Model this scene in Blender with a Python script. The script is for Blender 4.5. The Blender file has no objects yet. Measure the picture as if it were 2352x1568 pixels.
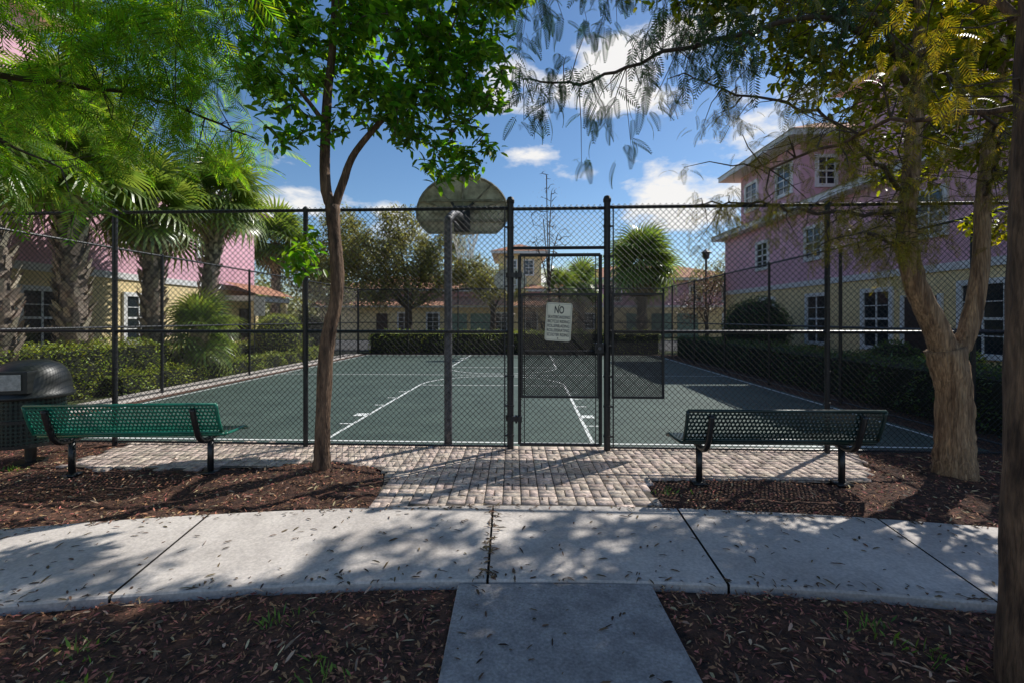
import bpy, math, random
import numpy as np
from mathutils import Vector, Matrix
random.seed(7); rng=np.random.default_rng(11)
C=bpy.context.scene.collection
pi=math.pi
# ------------------------------------------------------------ helpers
class MB:
    def __init__(s): s.v=[]; s.f=[]; s.m=[]
    def face(s,idx,m=0): s.f.append(idx); s.m.append(m)
    def quad(s,a,b,c,d,m=0):
        n=len(s.v); s.v+= [tuple(a),tuple(b),tuple(c),tuple(d)]; s.face((n,n+1,n+2,n+3),m)
    def box(s,x0,x1,y0,y1,z0,z1,m=0,T=None):
        n=len(s.v)
        P=[(x0,y0,z0),(x1,y0,z0),(x1,y1,z0),(x0,y1,z0),(x0,y0,z1),(x1,y0,z1),(x1,y1,z1),(x0,y1,z1)]
        if T: P=[T(*p) for p in P]
        s.v+=[tuple(p) for p in P]
        for q in ((0,3,2,1),(4,5,6,7),(0,1,5,4),(1,2,6,5),(2,3,7,6),(3,0,4,7)): s.face(tuple(n+i for i in q),m)
    def tube(s,pts,rad,sides=8,m=0,jit=0,cap=True):
        pts=[Vector(p) for p in pts]
        if not hasattr(rad,'__len__'): rad=[rad]*len(pts)
        n0=len(s.v); up=None
        for i,p in enumerate(pts):
            t=(pts[min(i+1,len(pts)-1)]-pts[max(i-1,0)])
            if t.length<1e-9: t=Vector((0,0,1))
            t.normalize()
            if up is None:
                up=t.orthogonal().normalized()
            up=(up-t*up.dot(t))
            if up.length<1e-6: up=t.orthogonal()
            up.normalize(); w=t.cross(up)
            for k in range(sides):
                a=2*pi*k/sides; r=rad[i]*(1+(random.uniform(-jit,jit) if jit else 0))
                q=p+up*(math.cos(a)*r)+w*(math.sin(a)*r); s.v.append(tuple(q))
        for i in range(len(pts)-1):
            for k in range(sides):
                a=n0+i*sides+k; b=n0+i*sides+(k+1)%sides
                s.face((a,b,b+sides,a+sides),m)
        if cap:
            s.face(tuple(n0+k for k in range(sides))[::-1],m)
            s.face(tuple(n0+(len(pts)-1)*sides+k for k in range(sides)),m)
    def lathe(s,prof,cx,cy,sides=32,m=0):
        n0=len(s.v)
        for r,z in prof:
            for k in range(sides):
                a=2*pi*k/sides; s.v.append((cx+r*math.cos(a),cy+r*math.sin(a),z))
        for i in range(len(prof)-1):
            for k in range(sides):
                a=n0+i*sides+k; b=n0+i*sides+(k+1)%sides
                s.face((a,b,b+sides,a+sides),m)
    def obj(s,name,mats,smooth=False,bevel=0):
        me=bpy.data.meshes.new(name); me.from_pydata(s.v,[],s.f)
        for mt in mats: me.materials.append(mt)
        me.polygons.foreach_set('material_index',s.m)
        if smooth: me.polygons.foreach_set('use_smooth',[True]*len(s.f))
        me.update(); o=bpy.data.objects.new(name,me); C.objects.link(o)
        if bevel:
            b=o.modifiers.new('b','BEVEL'); b.width=bevel; b.segments=2; b.limit_method='ANGLE'
        return o
def group(name,objs,loc=(0,0,0)):
    e=bpy.data.objects.new(name,None); C.objects.link(e); e.empty_display_size=.1
    e.location=loc
    for o in objs:
        o.parent=e; o.matrix_parent_inverse=Matrix.Translation(-Vector(loc))
    return e
def npmesh(name,parts,mats,smooth=False):
    Vs=[];Fs=[];Ms=[];off=0
    for V,F,m in parts:
        Vs.append(V);Fs.append(F+off);off+=len(V);Ms.append(np.full(len(F),m,dtype=np.int32))
    V=np.concatenate(Vs).astype(np.float32);F=np.concatenate(Fs).astype(np.int32);M=np.concatenate(Ms)
    me=bpy.data.meshes.new(name)
    me.vertices.add(len(V)); me.vertices.foreach_set('co',V.ravel())
    me.loops.add(F.size); me.loops.foreach_set('vertex_index',F.ravel())
    me.polygons.add(len(F)); me.polygons.foreach_set('loop_start',np.arange(0,F.size,4,dtype=np.int32))
    me.polygons.foreach_set('loop_total',np.full(len(F),4,dtype=np.int32))
    for mt in mats: me.materials.append(mt)
    me.polygons.foreach_set('material_index',M)
    if smooth: me.polygons.foreach_set('use_smooth',np.ones(len(F),dtype=bool))
    me.update(calc_edges=True)
    o=bpy.data.objects.new(name,me); C.objects.link(o); return o
def rots(yaw,pitch,roll):
    n=len(yaw); cz,sz=np.cos(yaw),np.sin(yaw); cy,sy=np.cos(pitch),np.sin(pitch); cx,sx=np.cos(roll),np.sin(roll)
    Z=np.zeros((n,3,3)); Z[:,0,0]=cz;Z[:,0,1]=-sz;Z[:,1,0]=sz;Z[:,1,1]=cz;Z[:,2,2]=1
    Y=np.zeros((n,3,3)); Y[:,0,0]=cy;Y[:,0,2]=sy;Y[:,2,0]=-sy;Y[:,2,2]=cy;Y[:,1,1]=1
    X=np.zeros((n,3,3)); X[:,1,1]=cx;X[:,1,2]=-sx;X[:,2,1]=sx;X[:,2,2]=cx;X[:,0,0]=1
    return Z@Y@X
def inst(T,pos,R,sc):
    TV,TF=T; n=len(pos); k=len(TV)
    sc=np.asarray(sc)
    if sc.ndim==1: sc=sc[:,None]
    S=TV[None,:,:]*sc[:,None,:]
    V=np.einsum('nij,nkj->nki',R,S)+pos[:,None,:]
    F=TF[None]+ (np.arange(n)*k)[:,None,None]
    return V.reshape(-1,3),F.reshape(-1,4)
def U(a,b,n): return rng.uniform(a,b,n)
def spline(P,n=6):
    P=[Vector(p) for p in P]; out=[]
    Q=[P[0]*2-P[1]]+P+[P[-1]*2-P[-2]]
    for i in range(1,len(Q)-2):
        a,b,c,d=Q[i-1:i+3]
        for k in range(n):
            t=k/n
            out.append(.5*((2*b)+(c-a)*t+(2*a-5*b+4*c-d)*t*t+(3*b-a-3*c+d)*t**3))
    out.append(P[-1]); return out
def interp(r,n): return list(np.interp(np.linspace(0,1,n),np.linspace(0,1,len(r)),r))
# ------------------------------------------------------------ materials
def mat(name,col,rough=.7,var=0.0,scale=8,col2=None,bump=0,bscale=40,metal=0,island=0,spec=.5,stretch=None,trans=0,tcol=None,dist=.01,fine=0,flo=.62,fhi=1.25):
    m=bpy.data.materials.new(name); m.use_nodes=True; nt=m.node_tree; N=nt.nodes; L=nt.links
    b=N['Principled BSDF']; out=N['Material Output']
    b.inputs['Roughness'].default_value=rough; b.inputs['Metallic'].default_value=metal
    b.inputs['Specular IOR Level'].default_value=spec
    tc=N.new('ShaderNodeTexCoord'); mp=N.new('ShaderNodeMapping'); L.new(tc.outputs['Object'],mp.inputs[0])
    if stretch: mp.inputs['Scale'].default_value=stretch
    c2=col2 or tuple(c*.55 for c in col)
    sock=None
    if var or col2:
        no=N.new('ShaderNodeTexNoise'); no.inputs['Scale'].default_value=scale; no.inputs['Detail'].default_value=8; no.inputs['Roughness'].default_value=.65
        L.new(mp.outputs[0],no.inputs['Vector'])
        rp=N.new('ShaderNodeValToRGB'); rp.color_ramp.elements[0].position=.36; rp.color_ramp.elements[1].position=.64
        rp.color_ramp.elements[0].color=(*c2,1); rp.color_ramp.elements[1].color=(*col,1)
        L.new(no.outputs['Fac'],rp.inputs[0]); sock=rp.outputs[0]
    if fine:
        nf=N.new('ShaderNodeTexNoise'); nf.inputs['Scale'].default_value=fine; nf.inputs['Detail'].default_value=4; L.new(mp.outputs[0],nf.inputs['Vector'])
        mr=N.new('ShaderNodeMapRange'); mr.inputs[1].default_value=.3; mr.inputs[2].default_value=.7; mr.inputs[3].default_value=flo; mr.inputs[4].default_value=fhi; L.new(nf.outputs['Fac'],mr.inputs[0])
        mm=N.new('ShaderNodeMix'); mm.data_type='RGBA'; mm.blend_type='MULTIPLY'; mm.inputs[0].default_value=1; L.new(sock,mm.inputs[6]); L.new(mr.outputs[0],mm.inputs[7]); sock=mm.outputs[2]
    if island:
        g=N.new('ShaderNodeNewGeometry'); hs=N.new('ShaderNodeHueSaturation')
        if sock: L.new(sock,hs.inputs['Color'])
        else: hs.inputs['Color'].default_value=(*col,1)
        mr=N.new('ShaderNodeMapRange'); mr.inputs[3].default_value=1-island; mr.inputs[4].default_value=1+island
        L.new(g.outputs['Random Per Island'],mr.inputs[0]); L.new(mr.outputs[0],hs.inputs['Value'])
        ml=N.new('ShaderNodeMath'); ml.operation='MULTIPLY'; ml.inputs[1].default_value=17.3; L.new(g.outputs['Random Per Island'],ml.inputs[0])
        fr=N.new('ShaderNodeMath'); fr.operation='FRACT'; L.new(ml.outputs[0],fr.inputs[0])
        mr2=N.new('ShaderNodeMapRange'); mr2.inputs[3].default_value=.5-.035*min(1,island*2); mr2.inputs[4].default_value=.5+.03*min(1,island*2)
        L.new(fr.outputs[0],mr2.inputs[0]); L.new(mr2.outputs[0],hs.inputs['Hue'])
        sock=hs.outputs[0]
    if sock: L.new(sock,b.inputs['Base Color'])
    else: b.inputs['Base Color'].default_value=(*col,1)
    if bump:
        n2=N.new('ShaderNodeTexNoise'); n2.inputs['Scale'].default_value=bscale; n2.inputs['Detail'].default_value=6
        L.new(mp.outputs[0],n2.inputs['Vector'])
        bp=N.new('ShaderNodeBump'); bp.inputs['Strength'].default_value=bump; bp.inputs['Distance'].default_value=dist
        L.new(n2.outputs['Fac'],bp.inputs['Height']); L.new(bp.outputs[0],b.inputs['Normal'])
    if trans:
        tr=N.new('ShaderNodeBsdfTranslucent'); mx=N.new('ShaderNodeMixShader'); mx.inputs[0].default_value=trans
        if sock:
            hs2=N.new('ShaderNodeMix'); hs2.data_type='RGBA'; hs2.blend_type='MULTIPLY'; hs2.inputs[0].default_value=1
            L.new(sock,hs2.inputs[6]); hs2.inputs[7].default_value=(*(tcol or (2.2,2.4,.9)),1); L.new(hs2.outputs[2],tr.inputs[0])
        else: tr.inputs[0].default_value=(*[c*2 for c in col],1)
        L.new(b.outputs[0],mx.inputs[1]); L.new(tr.outputs[0],mx.inputs[2]); L.new(mx.outputs[0],out.inputs[0])
    return m
M_black=mat('black_vinyl',(.010,.011,.014),.42,var=1,scale=30,col2=(.018,.019,.022))
M_wire=mat('black_wire',(.012,.013,.015),.42)
M_galv=mat('galvanised_pole',(.15,.155,.17),.5,var=1,scale=14,col2=(.045,.047,.058),bump=.3,bscale=60,metal=.3)
M_board=mat('weathered_backboard',(.80,.76,.60),.7,var=1,scale=5,col2=(.30,.27,.19),bump=.2)
M_rib=mat('backboard_rib',(.50,.48,.38),.7,var=1,scale=9,col2=(.20,.185,.135))
M_white=mat('white_paint',(.84,.84,.83),.6,var=1,scale=10,col2=(.70,.70,.69))
M_net=mat('net_white',(.85,.85,.83),.8)
M_rim=mat('rim_paint',(.10,.05,.04),.6)
M_line=mat('court_line',(.82,.84,.82),.7,var=1,scale=18,col2=(.55,.59,.57))
M_court=mat('court_green',(.068,.106,.086),.72,var=1,scale=1.3,col2=(.042,.070,.057),bump=.25,bscale=180,dist=.003,fine=30)
M_conc=mat('concrete',(.66,.60,.545),.85,var=1,scale=1.4,col2=(.44,.395,.36),bump=.35,bscale=120,dist=.004,fine=55,flo=.78,fhi=1.12)
M_conc2=mat('concrete_grey',(.40,.375,.36),.85,var=1,scale=5,col2=(.24,.225,.22),bump=.6,bscale=90,dist=.006,fine=70,flo=.7,fhi=1.2)
M_joint=mat('joint_dark',(.03,.026,.022),.95)
M_brick=mat('paver_brick',(.74,.61,.51),.85,var=1,scale=9,col2=(.46,.36,.30),bump=.5,bscale=70,island=.24,dist=.004,fine=40)
M_sand=mat('paver_sand',(.10,.083,.068),.95)
M_mulch=mat('mulch_soil',(.14,.064,.038),.95,var=1,scale=14,col2=(.026,.014,.010),bump=1,bscale=60,dist=.02)
M_chip=mat('mulch_chip',(.32,.145,.083),.9,island=.8)
M_chip2=mat('dry_leaf_litter',(.46,.34,.21),.85,island=.6)
M_grass=mat('lawn',(.11,.14,.04),.95,var=1,scale=1.5,col2=(.065,.055,.026),bump=1,bscale=30,dist=.03)
M_asph=mat('asphalt',(.06,.06,.06),.9,var=1,scale=3,col2=(.045,.045,.047),bump=.3,bscale=90)
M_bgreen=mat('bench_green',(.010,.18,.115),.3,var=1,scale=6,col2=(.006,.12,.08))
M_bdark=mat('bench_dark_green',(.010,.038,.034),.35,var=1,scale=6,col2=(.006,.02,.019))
M_bframe=mat('bench_frame',(.010,.012,.014),.35,var=1,scale=20,col2=(.018,.02,.022))
M_can=mat('can_black',(.010,.013,.013),.42,var=1,scale=12,col2=(.020,.022,.022))
M_plate=mat('can_plate',(.55,.53,.50),.6,var=1,scale=25,col2=(.32,.31,.29))
M_sign=mat('sign_face',(.90,.88,.73),.5,var=1,scale=9,col2=(.78,.76,.60))
M_ink=mat('sign_ink',(.012,.018,.022),.6)
M_pink=mat('stucco_pink',(.80,.48,.56),.9,var=1,scale=1.2,col2=(.70,.41,.50),bump=.3,bscale=50)
M_yel=mat('stucco_yellow',(.90,.73,.40),.9,var=1,scale=1.2,col2=(.80,.63,.34),bump=.3,bscale=50)
M_glass=mat('window_glass',(.02,.028,.035),.08,spec=.8)
M_door=mat('door_dark',(.045,.02,.015),.5,var=1,scale=5,col2=(.03,.015,.012))
M_garage=mat('garage_green',(.22,.34,.26),.6,var=1,scale=2,col2=(.18,.28,.22))
def tile_mat():
    m=mat('clay_tile',(.58,.29,.17),.85,var=1,scale=3,col2=(.35,.16,.10)); nt=m.node_tree;N=nt.nodes;L=nt.links
    tc=N.new('ShaderNodeTexCoord'); w=N.new('ShaderNodeTexWave'); w.inputs['Scale'].default_value=1.4; w.bands_direction='DIAGONAL'
    bp=N.new('ShaderNodeBump'); bp.inputs['Strength'].default_value=.9; bp.inputs['Distance'].default_value=.08
    L.new(tc.outputs['Object'],w.inputs[0]); L.new(w.outputs['Fac'],bp.inputs['Height']); L.new(bp.outputs[0],N['Principled BSDF'].inputs['Normal'])
    return m
M_tile=tile_mat()
M_bark1=mat('bark_brown',(.25,.155,.095),.9,var=1,scale=9,col2=(.06,.036,.024),bump=1,bscale=30,stretch=(1.8,1.8,.35),dist=.03,fine=40)
M_bark2=mat('bark_tan',(.56,.37,.21),.9,var=1,scale=6,col2=(.19,.11,.06),bump=1,bscale=20,stretch=(3.0,3.0,.26),dist=.06,fine=26,flo=.5,fhi=1.3)
M_twig=mat('twig_dark',(.09,.065,.045),.9,var=1,scale=20,col2=(.045,.032,.022))
M_palmtr=mat('palm_trunk',(.30,.245,.19),.95,var=1,scale=10,col2=(.09,.07,.055),bump=1,bscale=25)
M_boot=mat('palm_boot',(.48,.40,.30),.9,island=.45)
LF=dict(rough=.40,spec=.5)
M_leafA=mat('leaf_broad',(.052,.118,.018),island=.55,trans=.48,tcol=(6.0,5.2,.8),**LF)
M_leafR=mat('leaf_broad_gold',(.11,.135,.016),island=.6,trans=.48,tcol=(5.4,4.4,.6),**LF)
M_fern=mat('leaf_feathery',(.095,.20,.020),island=.55,trans=.48,tcol=(4.2,3.5,.7),**LF)
M_fernB=mat('leaf_feathery_dark',(.026,.060,.022),island=.6,trans=.25,tcol=(3.4,3.6,.9),**LF)
M_cyp=mat('leaf_cypress',(.14,.13,.018),island=.6,trans=.40,tcol=(3.6,3.0,.6),**LF)
M_palm=mat('leaf_palm',(.15,.22,.06),rough=.33,spec=.7,island=.35,trans=.32,tcol=(2.7,2.5,1.0))
M_deadp=mat('leaf_palm_dry',(.40,.33,.21),rough=.8,island=.3,trans=.2,tcol=(1.3,1.2,1))
M_hedge=mat('leaf_hedge',(.27,.35,.05),island=.5,trans=.3,tcol=(2.0,1.8,.8),**LF)
M_hedgeD=mat('leaf_hedge_dark',(.075,.13,.028),island=.5,trans=.25,tcol=(2.2,2.2,.9),**LF)
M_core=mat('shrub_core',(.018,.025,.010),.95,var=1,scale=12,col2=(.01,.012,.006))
M_oak=mat('leaf_oak',(.26,.27,.10),island=.5,trans=.3,tcol=(1.9,1.7,.8),**LF)
M_bare=mat('leaf_reddish',(.30,.19,.105),island=.5,trans=.2,tcol=(1.5,1.3,.9),**LF)
# ------------------------------------------------------------ templates
def T_leaf():
    V=np.array([(0,0,0),(.5,0,-.03),(1,0,-.14),(.25,.15,.05),(.68,.16,.02),(.985,.015,-.13),(.25,-.15,.05),(.68,-.16,.02),(.985,-.015,-.13)],float)
    F=np.array([(0,1,4,3),(1,2,5,4),(0,6,7,1),(1,7,8,2)]); return V,F
LEAF=T_leaf()
SM=(np.array([(0,0,0),(.5,.25,.05),(1,0,0),(.5,-.25,.05)],float),np.array([(0,3,2,1)]))
def T_frond(np_=12,wd=.018,droop=.25,ln0=.27):
    V=[];F=[]
    def rp(t): return np.array([t,0,-.28*t*t+.06*math.sin(t*3)])
    for k in range(3): 
        a=rp(k/3);b=rp((k+1)/3);n=len(V); w=np.array([0,.007,0]); V.extend([a-w,b-w,b+w,a+w]); F.append((n,n+1,n+2,n+3))
    for i in range(np_):
        t=(i+1.2)/(np_+.6); base=rp(t); ln=ln0*math.sin(pi*(.2+.72*t))+.02
        for s in (1,-1):
            ang=math.radians(62-18*t)*s; d=np.array([math.cos(ang),math.sin(ang),-droop]); tip=base+d*ln
            p=np.array([-d[1],d[0],0]); p=p/np.linalg.norm(p)*wd
            m=base*.45+tip*.55; n=len(V); V.extend([base,m+p,tip,m-p]); F.append((n,n+3,n+2,n+1))
    return np.array(V,float),np.array(F)
FRD=T_frond(15,.018,.3); FRC=T_frond(12,.025,.25,.22); FRS=T_frond(10,.022)
def T_fan(seg=26):
    V=[];F=[]
    w=.012
    V+=[(0,-w,0),(.45,-w,.03),(.45,w,.03),(0,w,0)];F.append((0,1,2,3))
    for i in range(seg):
        a=math.radians(-150+300*(i+.5)/seg); L=.62*(1-.28*abs(a)/pi*1.2)
        o=np.array([.45,0,.03]); d=np.array([math.cos(a),math.sin(a),0]); p=np.array([-d[1],d[0],0])*.028
        m1=o+d*L*.35+np.array([0,0,.05]); m2=o+d*L*.72+np.array([0,0,-.01]); t=o+d*L+np.array([0,0,-.20])
        n=len(V); V+=[o,o+p*.1,m1+p,m1-p, m2+p*.75,m2-p*.75,t+p*.08,t-p*.08]
        F+=[(n,n+3,n+2,n+1),(n+3,n+5,n+4,n+2),(n+5,n+7,n+6,n+4)]
    return np.array([tuple(v) for v in V],float),np.array(F)
FAN=T_fan()
# ------------------------------------------------------------ world, sun, camera
w=bpy.data.worlds.new("World"); bpy.context.scene.world=w; w.use_nodes=True
nt=w.node_tree;N=nt.nodes;L=nt.links; bg=N['Background']; bg.inputs[1].default_value=.105
sky=N.new('ShaderNodeTexSky'); sky.sky_type='NISHITA'; sky.sun_disc=False
SE=math.radians(46); AZ=math.radians(52)
sky.sun_elevation=SE; sky.sun_rotation=AZ; sky.air_density=1.0; sky.dust_density=.3; sky.ozone_density=2.6
hs=N.new('ShaderNodeHueSaturation'); hs.inputs['Saturation'].default_value=1.15; hs.inputs['Value'].default_value=1.15; L.new(sky.outputs[0],hs.inputs['Color'])
tc=N.new('ShaderNodeTexCoord'); mp=N.new('ShaderNodeMapping'); mp.inputs['Scale'].default_value=(1,1,2.3); mp.inputs['Location'].default_value=(.35,.1,.12)
L.new(tc.outputs['Generated'],mp.inputs[0])
no=N.new('ShaderNodeTexNoise'); no.inputs['Scale'].default_value=2.6; no.inputs['Detail'].default_value=9; no.inputs['Roughness'].default_value=.56
L.new(mp.outputs[0],no.inputs['Vector'])
sx_=N.new('ShaderNodeSeparateXYZ'); L.new(tc.outputs['Generated'],sx_.inputs[0])
mz=N.new('ShaderNodeMath'); mz.operation='MULTIPLY_ADD'; mz.inputs[1].default_value=-.17; mz.inputs[2].default_value=.055; L.new(sx_.outputs[2],mz.inputs[0])
ad=N.new('ShaderNodeMath'); ad.operation='ADD'; L.new(no.outputs['Fac'],ad.inputs[0]); L.new(mz.outputs[0],ad.inputs[1])
rp=N.new('ShaderNodeValToRGB'); rp.color_ramp.elements[0].position=.545; rp.color_ramp.elements[1].position=.61
L.new(ad.outputs[0],rp.inputs[0])
mx=N.new('ShaderNodeMix'); mx.data_type='RGBA'; L.new(rp.outputs[0],mx.inputs[0]); L.new(hs.outputs[0],mx.inputs[6]); mx.inputs[7].default_value=(8.8,8.7,8.6,1)
L.new(mx.outputs[2],bg.inputs[0])
sl=bpy.data.lights.new('sun','SUN'); sl.energy=5; sl.angle=math.radians(.5); sl.color=(1,.965,.90)
so=bpy.data.objects.new('sun',sl); C.objects.link(so); so.location=(20,16,26)
so.rotation_euler=Vector((-math.sin(AZ)*math.cos(SE),-math.cos(AZ)*math.cos(SE),-math.sin(SE))).to_track_quat('-Z','Y').to_euler()
cd=bpy.data.cameras.new('camera'); cam=bpy.data.objects.new('camera',cd); C.objects.link(cam); bpy.context.scene.camera=cam
cam.location=(0,0,1.645); cam.rotation_euler=(pi/2,0,0); cd.sensor_width=36; cd.lens=16.0; cd.shift_y=-.0217; cd.clip_end=2000; cd.clip_start=.05
sc=bpy.context.scene; sc.view_settings.view_transform='Standard'; sc.view_settings.look='None'; sc.view_settings.exposure=0
# ------------------------------------------------------------ court frame
RA=-.045; ca,sa=math.cos(RA),math.sin(RA)
def R(x,y,z=0):
    dx,dy=x-.6,y-5.67
    return (.6+dx*ca-dy*sa, 5.67+dx*sa+dy*ca, z)
# ------------------------------------------------------------ ground
g=MB(); g.quad((-600,-300,-.03),(600,-300,-.03),(600,900,-.03),(-600,900,-.03)); g.obj('ground',[M_grass])
CY=3.93-17.0
def on_walk(x,y,e=0):
    r=math.hypot(x,y-CY); return 15.87-e<r<17+e
BP=[(-4.95,6.2),(-4.95,5.02),(-3.5,4.93),(-2.7,5.05),(-2.1,5.2),(-1.6,5.08),(-1.35,4.85),(-1.27,4.5),(-1.2,3.8),(1.27,3.8),(1.3,4.3),(1.36,4.66),(1.9,4.64),(3.55,4.55),(3.75,4.8),(4.15,5.45),(4.15,6)]
def inpoly(x,y,P=BP):
    c=False;j=len(P)-1
    for i in range(len(P)):
        xi,yi=P[i];xj,yj=P[j]
        if (yi>y)!=(yj>y) and x<(xj-xi)*(y-yi)/(yj-yi)+xi: c=not c
        j=i
    return c
def fy(x): return 5.67-.045*(x-.6)
def on_path(x,y): return -.33<x<.86 and y<2.86
from mathutils import noise as mn
def hgt(x,y):
    h=.012+.026*mn.noise(Vector((x*3,y*3,0)))+.018*mn.noise(Vector((x*13,y*13,3)))
    for tx,ty,a in ((-2.01,4.84,.05),(4.54,4.68,.06)):
        d2=(x-tx)**2+(y-ty)**2; h+=a*math.exp(-d2/.12)
    if inpoly(x,y) or on_walk(x,y,.03) or on_path(x,y): h=min(h,.0)-.012
    return h
nx,ny=300,190; X0,X1,Y0,Y1=-9.5,9.5,-3.5,6.3
xs=np.linspace(X0,X1,nx); ys=np.concatenate([np.linspace(-3.5,1.2,30),np.linspace(1.25,6.1,160)])
V=[];Fq=[]
for j,yy in enumerate(ys):
    for i,xx in enumerate(xs): V.append((xx,yy,hgt(xx,yy)))
for j in range(len(ys)-1):
    for i in range(nx-1):
        a=j*nx+i; 
        if ys[j]>fy(xs[i])+.12: continue
        Fq.append((a,a+1,a+nx+1,a+nx))
npmesh('mulch_bed',[(np.array(V),np.array(Fq),0)],[M_mulch],smooth=True)
def chips(n,x0,x1,y0,y1,smin,smax,z=.012,avoid=True):
    P=[]
    while len(P)<n:
        x=random.uniform(x0,x1); y=random.uniform(y0,y1)
        if avoid and (inpoly(x,y) or on_walk(x,y) or on_path(x,y) or y>fy(x)): continue
        P.append((x,y,hgt(x,y)+random.uniform(0,z)))
    P=np.array(P); 
    return P,rots(U(0,6.28,n),U(-.45,.45,n),U(-.7,.7,n)),np.stack([U(smin,smax,n),U(smin*.35,smax*.5,n)*1.2,U(smin,smax,n)],1)
P,Rr,S=chips(26000,-6.5,6.5,1.2,5.8,.018,.06); a=inst(SM,P,Rr,S)
P,Rr,S=chips(9000,-3.5,3.5,1.2,2.9,.012,.045); b=inst(SM,P,Rr,S)
P,Rr,S=chips(3600,-6.5,6.5,1.2,5.8,.03,.085,.02); S[:,1]*=1.0; c=inst(LEAF,P,Rr,S)
npmesh('mulch_chips',[(*a,0),(*b,0),(*c,1)],[M_chip,M_chip2])
P=[]
for _ in range(1500):
    x=random.uniform(-5,5); y=random.uniform(1.5,5.4)
    if on_walk(x,y): P.append((x,y,.050))
    elif inpoly(x,y): P.append((x,y,.036))
    elif on_path(x,y) : P.append((x,y,.040))
for _ in range(90):
    y=random.uniform(2.8,3.9); P.append((-.155+random.gauss(0,.02),y,.05))
for _ in range(500):   # litter gathered along the walk edges
    t_=random.uniform(-.3,.3); r_=random.choice((15.87+abs(random.gauss(0,.06)),17-abs(random.gauss(0,.05)))); P.append((r_*math.sin(t_),CY+r_*math.cos(t_),.05))
P=np.array(P); n=len(P)
a=inst(LEAF,P,rots(U(0,6.28,n),U(-.25,.1,n),U(-.3,.3,n)),np.stack([U(.02,.10,n)*U(.5,1,n),U(.015,.05,n),U(.03,.05,n)],1))
npmesh('fallen_leaves',[(*a,0)],[mat('fallen_leaf',(.11,.07,.035),.85,island=.75)])
P=[];
for cx,cy in ((-1.25,2.45),(-1.9,1.95),(-2.1,2.2),(2.0,2.2),(-2.5,1.9),(-.9,2.1),(1.45,3.9+.35),(2.4,1.9),(-5.4,4.9),(1.9,2.4),(-1.7,1.75)):
    for k in range(26): P.append((cx+random.gauss(0,.07),cy+random.gauss(0,.05),.01))
P=np.array(P); n=len(P)
a=inst(SM,P,rots(U(0,6.28,n),U(-1.4,-.5,n),U(-1,1,n)),np.stack([U(.03,.09,n),U(.012,.03,n),U(.03,.05,n)],1))
npmesh('weeds',[(*a,0)],[mat('weed',(.13,.24,.04),.6,island=.4,trans=.3)])
sw=MB(); 
def ap(r,t,z): return (r*math.sin(t),CY+r*math.cos(t),z)
joints=[-.70,-.61,-.52,-.44,-.36,-.272,-.147,-.0095,.0825,.174,.266,.36,.45,.54,.62,.70]
for k in range(len(joints)-1):
    t0,t1=joints[k]+.0005,joints[k+1]-.0005; ns=10
    dz=random.uniform(-.003,.003); zt=.044+dz
    for i in range(ns):
        a0=t0+(t1-t0)*i/ns; a1=t0+(t1-t0)*(i+1)/ns
        sw.quad(ap(15.88,a0,zt),ap(15.88,a1,zt),ap(16.99,a1,zt),ap(16.99,a0,zt))
        sw.quad(ap(15.87,a0,-.02),ap(15.87,a1,-.02),ap(15.87,a1,zt-.01),ap(15.87,a0,zt-.01))
        sw.quad(ap(15.87,a0,zt-.01),ap(15.87,a1,zt-.01),ap(15.88,a1,zt),ap(15.88,a0,zt))
        sw.quad(ap(17,a1,-.02),ap(17,a0,-.02),ap(17,a0,zt-.01),ap(17,a1,zt-.01))
        sw.quad(ap(17,a1,zt-.01),ap(17,a0,zt-.01),ap(16.99,a0,zt),ap(16.99,a1,zt))
    for tt in (t0,t1):
        sw.quad(ap(15.87,tt,-.02),ap(17,tt,-.02),ap(17,tt,zt),ap(15.87,tt,zt),1)
for i in range(60):
    a0=-.7+1.4*i/60;a1=a0+1.4/60
    sw.quad(ap(15.9,a0,.024),ap(15.9,a1,.024),ap(16.97,a1,.024),ap(16.97,a0,.024),1)
sw.obj('sidewalk',[M_conc,M_joint])
pa=MB(); pa.box(-.33,.85,-.5,2.78,-.02,.034); pa.box(-.33,.85,-3.4,-.53,-.02,.034); pa.obj('concrete_path',[M_conc2],bevel=.008)
bt=(np.array([(-.5,-.5,0),(.5,-.5,0),(.5,.5,0),(-.5,.5,0),(-.47,-.44,1),(.47,-.44,1),(.47,.44,1),(-.47,.44,1)],float),np.array([(4,5,6,7),(0,1,5,4),(1,2,6,5),(2,3,7,6),(3,0,4,7)]))
P=[];A=[]
s=.165
for i in range(-38,34):
    for j in range(0,16):
        cx=i*s; cy=3.75+j*s
        for q in (-.25,.25):
            if (i+j)%2: x,y,a=cx,cy+q*s,0
            else: x,y,a=cx+q*s,cy,pi/2
            xr,yr=x,y-.02*x
            if inpoly(xr,yr) and not on_walk(xr,yr,.03) and yr<fy(xr)+.12: P.append((xr,yr,random.uniform(-.003,.003)));A.append(a-.02+random.gauss(0,.012))
P=np.array(P);n=len(P)
a=inst(bt,P,rots(np.array(A),U(-.01,.01,n),U(-.012,.012,n)),np.stack([np.full(n,.161),np.full(n,.079),np.full(n,.030)],1))
bo=npmesh('bricks',[(*a,0)],[M_brick])
sb=MB(); n0=len(BP); sb.v=[(x,min(y,fy(x)+.15),.021) for x,y in BP]; sb.face(tuple(range(n0)))
so_=sb.obj('sand_bed',[M_sand]); group('brick_paving',[bo,so_])
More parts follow.
